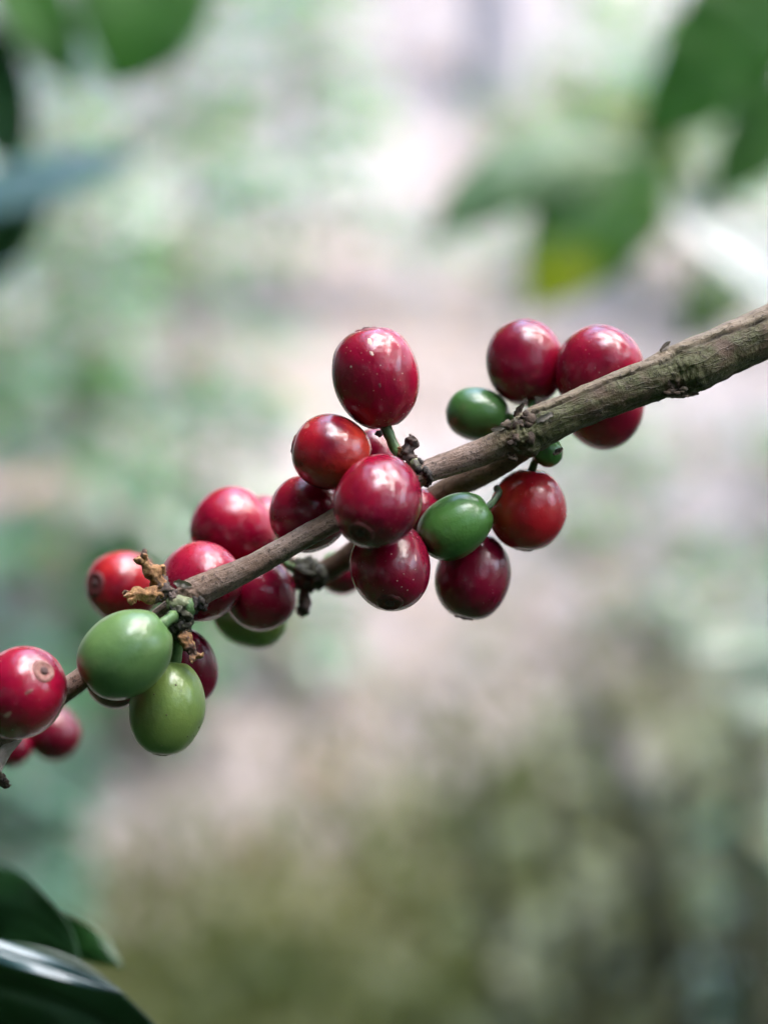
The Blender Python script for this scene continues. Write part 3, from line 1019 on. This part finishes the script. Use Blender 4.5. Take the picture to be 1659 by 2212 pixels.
def cherry(label, px, py, mm, a, b, axis, kind='red', attach=None, seed=0, dsq=1.0, scar=1.0, rim=None, point=0.0, mat=None, stalkr=0.7, cat='coffee cherry', taper=0.0):
    """a, b: half length / half width in measured pixels; axis: towards the flower scar (right, up, away)"""
    k = (0.31 + mm * MM) / 0.31
    A, B = a * PX * k * 1.0032, b * PX * k * 1.0032
    c = an(px, py, mm)
    z = cdir(*axis)
    y = (F - z * F.dot(z)).normalized()
    x = y.cross(z)
    rot = Matrix((x, y, z)).transposed().to_quaternion()
    t = empty('coffee_cherry', c, label, cat, 'coffee cherries on the branch', rot)
    prof = []
    n = 40
    for i in range(n + 1):
        th = math.pi * i / n
        zz = -math.cos(th)
        r = max(math.sin(th), 0.0) ** 0.92
        r *= 1 + (0.03 + taper) * zz - 0.02 * zz * zz
        z_ = zz * (1 - 0.035 * max(0, zz) ** 6 + point * max(0, zz) ** 8)
        # navel at the flower end, dimple at the stalk
        if zz > 0.965: z_ -= 0.022 * ((zz - 0.965) / 0.035)
        if zz < -0.95: z_ += 0.05 * ((-zz - 0.95) / 0.05)
        prof.append((max(r, 0.012) * B, z_ * A))
    sd = seed * 5.17

    def shp(p, ang, tt):
        q = Vector((p.x / B, p.y / B, p.z / A))
        d = 1 + 0.055 * noise.noise(q * 1.0 + Vector((sd, 0, 0))) + 0.006 * noise.noise(q * 3 + Vector((0, sd, 0)))
        d += 0.010 * math.cos(2 * ang + sd) - 0.006 * math.exp(-(((ang - 1.2) % math.pi) / 0.12) ** 2)
        return Vector((p.x * d, p.y * d * dsq, p.z * (1 + 0.012 * noise.noise(q * 1.3 + Vector((0, 0, sd))))))
    vs, fs = revolve(prof, 56, shp)
    o = mesh('skin', vs, fs, mat, t, local=True)
    # flower scar: raised ring and a dark dried core
    if scar:
        rs = 0.20 * B * scar + 0.0002
        zf = 1 + 0.012 * noise.noise(Vector((0, 0, 1.3 + sd)))
        up_ = [(r_, z_) for r_, z_ in prof if z_ > 0][::-1]      # radius grows, height falls

        def skz(rad):
            return float(np.interp(rad, [q_[0] for q_ in up_], [q_[1] for q_ in up_])) * zf
        zt = skz(0)
        pr = []
        for rr_, hh in ((0.02, .0), (.35, .02), (.6, .0), (.78, .07), (.92, .16), (1.04, .12), (1.16, .02), (1.26, -.12)):
            pr.append((rs * rr_, skz(rs * rr_) + rs * hh * .8 + 0.00004))
        vs, fs = revolve(pr, 28, lambda p, ang, tt: Vector((p.x * (1 + .10 * noise.noise(Vector((math.cos(ang), math.sin(ang), sd)))), p.y * dsq * (1 + .1 * noise.noise(Vector((math.cos(ang), math.sin(ang), sd + 3)))), p.z + rs * .10 * noise.noise(p * 2500 + Vector((sd, 0, 0))))))
        s_ = mesh('flower_scar', vs, fs[:-2] + fs[-2:-1], (M_SCARG if kind == 'green' else (rim or M_RIMD)), t, local=True)
        bm = bmesh.new(); bmesh.ops.create_icosphere(bm, subdivisions=2, radius=1)
        vs = [Vector((v_.co.x * rs * .42, v_.co.y * rs * .42, zt + v_.co.z * rs * .16)) * 1.0 + Vector((0, 0, 1)) * rs * .1 * noise.noise(v_.co * 2 + Vector((sd, 0, 0))) + Vector((0, 0, rs * .1)) for v_ in bm.verts]
        fs = [[v_.index for v_ in f_.verts] for f_ in bm.faces]; bm.free()
        mesh('scar_core', vs, fs, M_SCARC if kind != 'green' else M_SCARG, s_, local=True)
    # stalk to the node
    if attach:
        w0 = c - z * A * 0.93
        w1 = an(*attach)
        mid = w0.lerp(w1, .5) - z * (w1 - w0).length * .22
        v_, f_, _ = tube([(w0 + z * A * .06, stalkr * MM * 1.25), (w0 - z * .4 * MM, stalkr * MM), (mid, stalkr * MM * .9), (w1, stalkr * MM * 1.15)], 12, 18,
                         lambda s, a_, p_, t_: .12 * MM * nz(p_, 900, sd))
        inv = (Matrix.Translation(c) @ rot.to_matrix().to_4x4()).inverted()
        mesh('stalk', [inv @ q for q in v_], f_, M_STALK, t, local=True)
    return t


_n = [0]


def red(base=None, dark=None, light=None, **kw):
    _n[0] += 1
    d = dict(RED)
    if base: d['base'] = base
    if dark: d['dark'] = dark
    if light: d['light'] = light
    d.update(kw)
    return cherry_mat('cherry_skin_red', seed=_n[0] * 1.37, **d)


def grn(base, dark, light, **kw):
    _n[0] += 1
    return cherry_mat('cherry_skin_green', base=base, dark=dark, light=light, seed=_n[0] * 1.37, pore=(0.30, 0.38, 0.2), **kw)


G1 = ((0.0723, 0.1445, 0.0425), (0.051, 0.1105, 0.034), (0.1275, 0.1955, 0.0638))
G2 = ((0.136, 0.1997, 0.0467), (0.0935, 0.1573, 0.0357), (0.187, 0.238, 0.0765))
G3 = ((0.055, 0.15, 0.03), (0.04, 0.115, 0.025), (0.09, 0.195, 0.045))
G4 = ((0.042, 0.11, 0.026), (0.03, 0.08, 0.022), (0.065, 0.14, 0.038))
WINE = dict(base=(0.16, 0.0022, 0.019), dark=(0.09, 0.0015, 0.013), light=(0.29, 0.003, 0.017))
ORNG = dict(base=(0.34, 0.008, 0.015), dark=(0.26, 0.004, 0.012), light=(0.54, 0.04, 0.02))

cherry('tall upright crimson cherry on a green stalk, topmost above the branch', 812, 816, 1.5, 113, 93.5, (-.2, .97, -.10), seed=1, taper=.05, stalkr=.95, attach=(868, 985, 0), mat=red(speck=.9, split=(1, .3, 0), splitamt=.5))
cherry('bright red cherry with orange right side, below left of the topmost cherry', 716, 977, 0, 88, 82, (-.92, .2, .05), seed=2, attach=(850, 1020, 4), mat=red(base=(.27, .005, .015), light=(.42, .035, .015), split=(0, 0, -1), splitamt=.7))
cherry('frontmost purplish red cherry with a dark flower scar, hiding the branch', 817, 1083, -9.5, 114, 93, (-.34, -.62, -.7), seed=3, attach=(868, 1045, -2), mat=red(bloom=.7, speck=.4, rough=.20, **WINE), scar=1.15)
cherry('dusty dark red cherry with ringed scar at its bottom, under the frontmost cherry', 844, 1221, .5, 104, 87, (-.02, -.80, -.6), seed=4, attach=(880, 1075, 1), mat=red(speck=1.0, split=(1, 0, 0), splitamt=.75, **WINE), scar=1.25)
cherry('red cherry crossed by the bare twig, left of the frontmost cherry', 668, 1109, 8.5, 87, 83, (-.75, -.1, .45), seed=5, attach=(790, 1085, 5), mat=red())
cherry('out-of-focus crimson cherry behind the twig, upper of the left cluster', 503, 1146, 26, 95, 90, (-.7, .5, .3), seed=6, attach=(600, 1250, 26), mat=red())
cherry('dusty pink-topped cherry right behind the flared left node', 435, 1257, 9.5, 101, 87, (-.45, .12, .8), seed=7, attach=(425, 1290, 2), mat=red(bloom=.8, rough=.26))
cherry('red cherry under the bare twig, right of the left node, above a green one', 560, 1282, 17, 83, 80, (.4, -.7, .5), seed=8, attach=(650, 1235, 24), mat=red())
cherry('blurred bright red cherry with dark round scar behind the dried flowers', 268, 1268, 36, 83, 78, (-.68, .12, -.72), seed=9, attach=(370, 1345, 38), mat=red(base=(.30, .006, .016), light=(.42, .022, .018), split=(1, 0, 0)), scar=1.3)
cherry('large mid-green unripe cherry hanging from the left node', 270, 1413, -8.0, 110, 89, (-.75, -.60, -.15), 'green', seed=10, stalkr=.95, attach=(374, 1332, -3.5), mat=grn(*G1, speck=.15, rough=.36, bloom=.2), scar=.7)
cherry('yellow-green unripe cherry hanging lowest, right of the larger green one', 361, 1529, .8, 104, 81, (-.14, -.97, -.05), 'green', seed=11, attach=(388, 1360, -1), mat=grn(*G2, speck=.5, rough=.36, bloom=.2), scar=.8, point=.03, stalkr=1.2)
cherry('dark red cherry mostly hidden behind the yellow-green cherry', 403, 1440, 10.5, 88, 65, (.2, -.9, .3), seed=12, attach=(395, 1335, 2), mat=red(**WINE))
cherry('sliver of a dark red cherry under the large green cherry', 250, 1466, 10, 66, 63, (-.3, -.8, .4), seed=13, attach=(360, 1330, 3), mat=red(**WINE))
cherry('big crimson cherry with a tan ringed scar, cut by the left edge', 42, 1498, -7.5, 113, 97, (.60, .50, -.62), seed=14, mat=red(speck=.5, base=(.215, .002, .022)), scar=1.0, rim=M_RIM, attach=(-60, 1620, 2))
cherry('small blurred dark cherry below the left-edge cherry', 114, 1583, 66, 63, 58, (.5, -.6, .2), seed=15, mat=red(base=(.12, .002, .014), dark=(.07, .0012, .01), light=(.18, .003, .015)), attach=(60, 1565, 57))
cherry('small blurred red cherry low at the left edge, beside the dry spur', 24, 1612, 62, 46, 44, (.2, -.8, .2), seed=16, mat=red(), attach=(-10, 1600, 59))
cherry('green cherry peeping out below the red one under the bare twig', 540, 1335, 34, 82, 63, (.9, -.3, .2), 'green', seed=17, mat=grn((.15, .22, .05), (.11, .17, .04), (.2, .26, .07), speck=.1), attach=(600, 1275, 27))
cherry('small dark green cherry above the branch, left of two reds', 1031, 894, 17, 70, 58, (-.95, .1, .2), 'green', seed=18, mat=grn(*G4, speck=.1, rough=.3), attach=(1120, 930, 5), scar=.6)
cherry('left crimson cherry of the pair above the branch at right', 1135, 782, 17, 97, 85, (-.1, .8, .3), seed=19, mat=red(**WINE), attach=(1140, 925, 5))
cherry('right crimson cherry of the pair above the branch, brown mark on top', 1293, 799, 11.5, 99, 96, (.42, .8, .2), seed=20, mat=red(base=(.215, .002, .022), speck=.7), attach=(1238, 893, 4), rim=M_RIM, stalkr=.6)
cherry('red cherry showing only below the thick branch at right', 1304, 882, 20, 94, 87, (.5, -.6, .5), seed=21, mat=red(), attach=(1240, 893, 6), dsq=.8, stalkr=.6)
cherry('orange-red cherry hanging at right under the big node', 1140, 1101, 9, 91, 82, (-.1, -.95, .1), seed=22, mat=red(split=(1, 0, 0), splitamt=.8, **ORNG), attach=(1165, 985, 5), stalkr=.7)
cherry('green cherry between the frontmost and the orange-red cherry', 983, 1137, 4, 87, 67, (-.83, -.5, .1), 'green', seed=23, mat=grn(*G3, speck=.25, rough=.34), attach=(1075, 1055, 8), scar=.6, stalkr=.6)
cherry('dark red cherry hanging lowest on the right, under the green one', 1022, 1245, 11.5, 97, 81, (-.22, -.95, -.05), seed=24, mat=red(**WINE), attach=(1062, 1100, 10))
cherry('sliver of a glossy red cherry between frontmost and green cherry', 903, 1107, 14, 56, 52, (.3, -.6, .6), seed=25, mat=red(), scar=0)
cherry('pink sliver of a cherry between the topmost and frontmost cherries', 812, 987, 15, 62, 60, (-.5, .5, .6), seed=26, mat=red(bloom=.6), attach=(870, 1020, 5), scar=0)
cherry('tiny pale red sliver of a far cherry behind the upper left cluster', 571, 1130, 42, 60, 56, (-.5, .6, .6), seed=27, mat=red(), attach=(640, 1240, 28), scar=0)
cherry('dark red blurred cherry beside the back twig under the frontmost cherry', 738, 1236, 38, 50, 48, (.2, -.7, .6), seed=28, mat=red(**WINE), attach=(700, 1240, 27), scar=0)
cherry('tiny green cherry tucked under the big node above the orange-red one', 1181, 974, 6, 37, 33, (.5, -.6, .3), 'green', seed=29, mat=grn(*G3, speck=.1), attach=(1150, 950, 3), scar=0)


M_SCUFF = simple_mat('tan_scuff', (0.40, 0.27, 0.22), (0.55, 0.42, 0.36), 1500, 0.6, 0.0002)
M_SPECK = simple_mat('dark_speck', (0.03, 0.02, 0.015), (0.08, 0.05, 0.03), 1500, 0.7, 0.0002)


def scuff(t, px, py, w, h, ang, mat, seed, name='scuff'):
    """small dry mark lying on the skin of cherry t where the photograph shows it"""
    sk = [c_ for c_ in t.children if c_.name.startswith('skin')][0]
    mw = Matrix.Translation(t.location) @ t.rotation_quaternion.to_matrix().to_4x4()
    inv = mw.inverted()
    o_ = inv @ CAM_POS
    d_ = (inv.to_3x3() @ (at(px, py, 1.0) - CAM_POS)).normalized()
    best = None
    A_ = max(v_.co.z for v_ in sk.data.vertices); B_ = max(v_.co.x for v_ in sk.data.vertices)
    from mathutils.bvhtree import BVHTree
    bv = BVHTree.FromPolygons([v_.co for v_ in sk.data.vertices], [tuple(p_.vertices) for p_ in sk.data.polygons])
    loc, nor, idx, dist = bv.ray_cast(o_, d_)
    if loc is None: return
    ax = (inv.to_3x3() @ cdir(math.cos(ang), math.sin(ang), 0)); ax = (ax - nor * ax.dot(nor)).normalized(); ay = nor.cross(ax)
    vs = [loc + nor * .00004]
    n = 14
    for ring, rr_, hh in ((0, .55, .00005), (1, 1.0, -.00003)):
        for j_ in range(n):
            a_ = j_ / n * 6.283
            q = 1 + .45 * noise.noise(Vector((math.cos(a_) * 1.5, math.sin(a_) * 1.5, seed)))
            p_ = loc + ax * math.cos(a_) * w * PX * rr_ * q + ay * math.sin(a_) * h * PX * rr_ * q
            hit = bv.find_nearest(p_)
            vs.append(hit[0] + hit[1] * hh)
    fs = [(0, 1 + j_, 1 + (j_ + 1) % n) for j_ in range(n)] + [(1 + j_, 1 + n + j_, 1 + n + (j_ + 1) % n, 1 + (j_ + 1) % n) for j_ in range(n)]
    mesh(name, vs, fs, mat, t, local=True)


_ch = [o for o in COL.objects if o.get('category') == 'coffee cherry']
scuff(_ch[0], 799, 737, 6, 12, .3, M_SCUFF, 1.0)
scuff(_ch[0], 803, 763, 4, 7, .6, M_SCUFF, 2.0)
scuff(_ch[0], 820, 832, 4, 6, .2, M_RIMD, 3.0)
scuff(_ch[0], 758, 792, 3, 3, .2, M_SCUFF, 3.5)
for k_, (x_, y_) in enumerate(((872, 1240), (885, 1222), (868, 1268), (893, 1252), (858, 1255), (880, 1275), (862, 1290), (897, 1230))):
    scuff(_ch[3], x_, y_, 1.2, 1.2, 0, M_SCUFF, 4.0 + k_, 'dust_speck')
scuff(_ch[13], 62, 1495, 13, 4, .5, M_RIM, 5.0)
for k_, (x_, y_, r_) in enumerate(((380, 1480, 3), (430, 1572, 3.5), (360, 1545, 2.2), (405, 1592, 2.2), (333, 1500, 2), (419, 1590, 2))):
    scuff(_ch[10], x_, y_, r_, r_, 0, M_SPECK, 8.0 + k_, 'dark_speck')
lump('dried_bract', an(819, 936, .5), (.65 * MM, .6 * MM, .6 * MM), M_DRYD, br, 33.0, .5, sub=2)


# ================================================================== NEAR LEAVES
def shoot(label, stem, leaves, group=None, cat='leafy shoot', sm=None, ds=1.0):
    """stem: [(px,py,dist,rad mm)]; leaves: (base, ctrl, tip (px,py,dist), normal, half width px, mat, kw)"""
    stem = [(x, y, d * ds, r) for x, y, d, r in stem]
    leaves = [((b[0], b[1], b[2] * ds), (c_[0], c_[1], c_[2] * ds), (tp[0], tp[1], tp[2] * ds), n_, wd, m, kw) for b, c_, tp, n_, wd, m, kw in leaves]
    p0 = at(*stem[0][:3])
    t = root('coffee_shoot', p0, label, cat, group)
    v, f, uv = tube([(at(x, y, d), r * MM) for x, y, d, r in stem], 10, 30, lambda s, a, p, t_: .0002 * nz(p, 200))
    mesh('stem', v, f, sm or M_STALK, t, uv=uv)
    for i, (b, c_, tp, sd, wd, m, kw) in enumerate(leaves):
        leaf_mesh('leaf', at(*b), at(*c_), at(*tp), cdir(*sd), wd * c_[2] * FW / DW, m, t, seed=i * 2.1, **kw)
    return t


shoot('blurred leafy coffee shoot hanging into the upper right', [(1790, 560, .80, 2.6), (1560, 430, .76, 2.4), (1330, 310, .72, 2.0), (1250, 270, .71, 1.2)], [
    ((1380, 330, .72), (1130, 280, .70), (915, 535, .70), (.25, .50, -.82), 95, M_LEAFS, dict(fold=-.25)),
    ((1360, 330, .72), (1330, 440, .70), (1135, 680, .70), (-.35, .1, -.92), 150, M_LEAFY, dict(fold=.1)),
    ((1760, -150, .74), (1640, 60, .72), (1360, 330, .72), (-.2, .25, -.95), 150, M_LEAF, dict(fold=.15)),
    ((1720, 180, .76), (1640, 300, .75), (1525, 440, .74), (.4, .2, -.85), 85, M_LEAF, dict(fold=.15)),
    ((1800, 720, .74), (1580, 520, .74), (1345, 370, .74), (.30, .52, -.80), 80, M_LEAFW, dict(fold=.03, wave=.01)),
    ((1620, 560, .78), (1560, 620, .76), (1475, 745, .75), (-.4, .2, -.9), 80, M_LEAFY, dict(fold=.1)),
    ((1480, 390, .74), (1370, 210, .74), (1180, 215, .76), (.25, .5, -.8), 75, M_LEAFY, dict(fold=.15)),
    ((1700, 420, .80), (1560, 330, .80), (1440, 250, .80), (.2, .5, -.8), 70, M_LEAFS, dict(fold=.1)),
], ds=1.5)
shoot('dark green leaves drooping into the top left corner, blurred', [(-160, -140, .72, 2.4), (60, -80, .70, 2.0), (300, -110, .68, 1.6)], [
    ((320, -190, .68), (330, 20, .66), (245, 195, .66), (.1, .0, -1), 150, M_LEAF, dict(fold=.12)),
    ((-20, -150, .70), (80, 20, .68), (165, 200, .68), (.2, .1, -.98), 85, M_LEAF, dict(fold=.15)),
    ((-90, 40, .70), (-20, 190, .68), (50, 375, .68), (-.2, .1, -.98), 100, M_LEAFK, dict(fold=.15)),
], ds=1.4)
shoot('bluish glossy leaf reaching in from the left edge, blurred', [(-330, 560, .66, 2), (-240, 520, .66, 1.8), (-150, 500, .65, 1.5)], [
    ((-220, 500, .65), (60, 385, .65), (320, 325, .65), (.30, .52, -.80), 72, M_LEAFW, dict(fold=.0, wave=.01)),
    ((-190, 630, .64), (-20, 540, .63), (110, 440, .63), (.3, -.2, -.9), 65, M_LEAFK, dict(fold=.1)),
], ds=1.4)
shoot('dark wavy coffee leaves with a pale sheen in the bottom left corner', [(-420, 1960, .37, 2.2), (-300, 1960, .37, 2.0), (-160, 1970, .365, 1.6)], [
    ((-260, 2000, .372), (20, 1890, .368), (175, 2085, .362), (.3, -.1, -.95), 92, M_LEAFK, dict(fold=-.15, wave=.2, wavef=1.6, twist=.2)),
    ((-150, 2005, .385), (140, 1975, .380), (268, 2096, .376), (.1, .1, -.98), 52, M_LEAFD, dict(fold=-.1, wave=.14, wavef=1.6)),
    ((-320, 2110, .362), (140, 2070, .356), (430, 2370, .350), (.1, -.15, -.98), 105, M_LEAFK, dict(fold=.1, wave=.06, wavef=2.0)),
    ((-220, 1990, .352), (60, 2072, .350), (275, 2150, .348), (.12, .42, -.90), 24, M_LEAFW, dict(fold=.0, wave=.05, wavef=1.6)),  # narrow extra leaf standing in for the sheen strip of the dark one
])

shoot('bluish glossy leaves at the right edge below the branch, strongly blurred', [(1800, 2150, 1.0, 3), (1790, 1700, 1.0, 2.6), (1740, 1380, 1.0, 1.6)], [
    ((1745, 1400, 1.0), (1640, 1370, .98), (1465, 1410, .97), (.28, .50, -.82), 60, M_LEAFG, dict(fold=.0, wave=.03)),
    ((1770, 1520, 1.0), (1680, 1470, .98), (1590, 1560, .97), (.15, .5, -.85), 75, M_LEAFG, dict(fold=.0, wave=.03)),
], cat='leafy shoot')

# ================================================================== the plant the branch grows on: its stem stands to the right, its unseen upper tiers added overhead to break up the light
def coffee_plant():
    r = random.Random(8)
    b = Vector((.62, .34, gz(.62, .34)))
    t = root('coffee_plant', b, 'unseen parent coffee plant right of the picture, leafy tiers added overhead to break up the light', 'coffee plant')
    top = b + Vector((-.03, .02, 2.45))
    v, f, uv = tube([(b - Vector((0, 0, .05)), .024), (b.lerp(top, .5) + Vector((.02, .01, 0)), .019), (top, .008)], 12, 40, lambda s_, a_, p_, t_: .002 * nz(p_, 40))
    mesh('stem', v, f, M_STEM, t)
    for k in range(7):
        z = 1.72 + .7 * k / 7
        c = b.lerp(top, z / 2.45); c.z = z + b.z * 0
        az = math.pi + [-.9, .15, .75, -.35, 1.25, -1.5][k % 6] + r.uniform(-.2, .2)
        ln = r.uniform(.65, 1.15) * (1.15 - .3 * k / 7)
        d = Vector((math.cos(az), math.sin(az), r.uniform(.02, .2))).normalized()
        tip = c + d * ln - Vector((0, 0, .06 * ln))
        v, f, uv = tube([(c, .004), (c.lerp(tip, .5) + Vector((0, 0, .04)), .003), (tip, .0012)], 8, 16)
        sb = mesh('side_branch', v, f, M_STEM, t)
        sd = d.cross(Vector((0, 0, 1))).normalized()
        for q_ in range(int(ln / .12)):
            q = c.lerp(tip, .22 + .78 * q_ / int(ln / .12)) + Vector((0, 0, .02))
            for sg in (-1, 1):
                if r.random() < .22: continue
                L = r.uniform(.10, .155)
                dr = (d * r.uniform(.2, .6) + sd * sg + Vector((0, 0, r.uniform(-.35, .1)))).normalized()
                tp = q + dr * L - Vector((0, 0, .25 * L))
                leaf_mesh('leaf', q, q + dr * L * .5 + Vector((0, 0, .1 * L)), tp, Vector((r.uniform(-.3, .3), r.uniform(-.3, .3), 1)), L * .2, M_LEAF, sb, fold=.1, seed=k * 1.7 + sg, nu=12, nv=6)


coffee_plant()
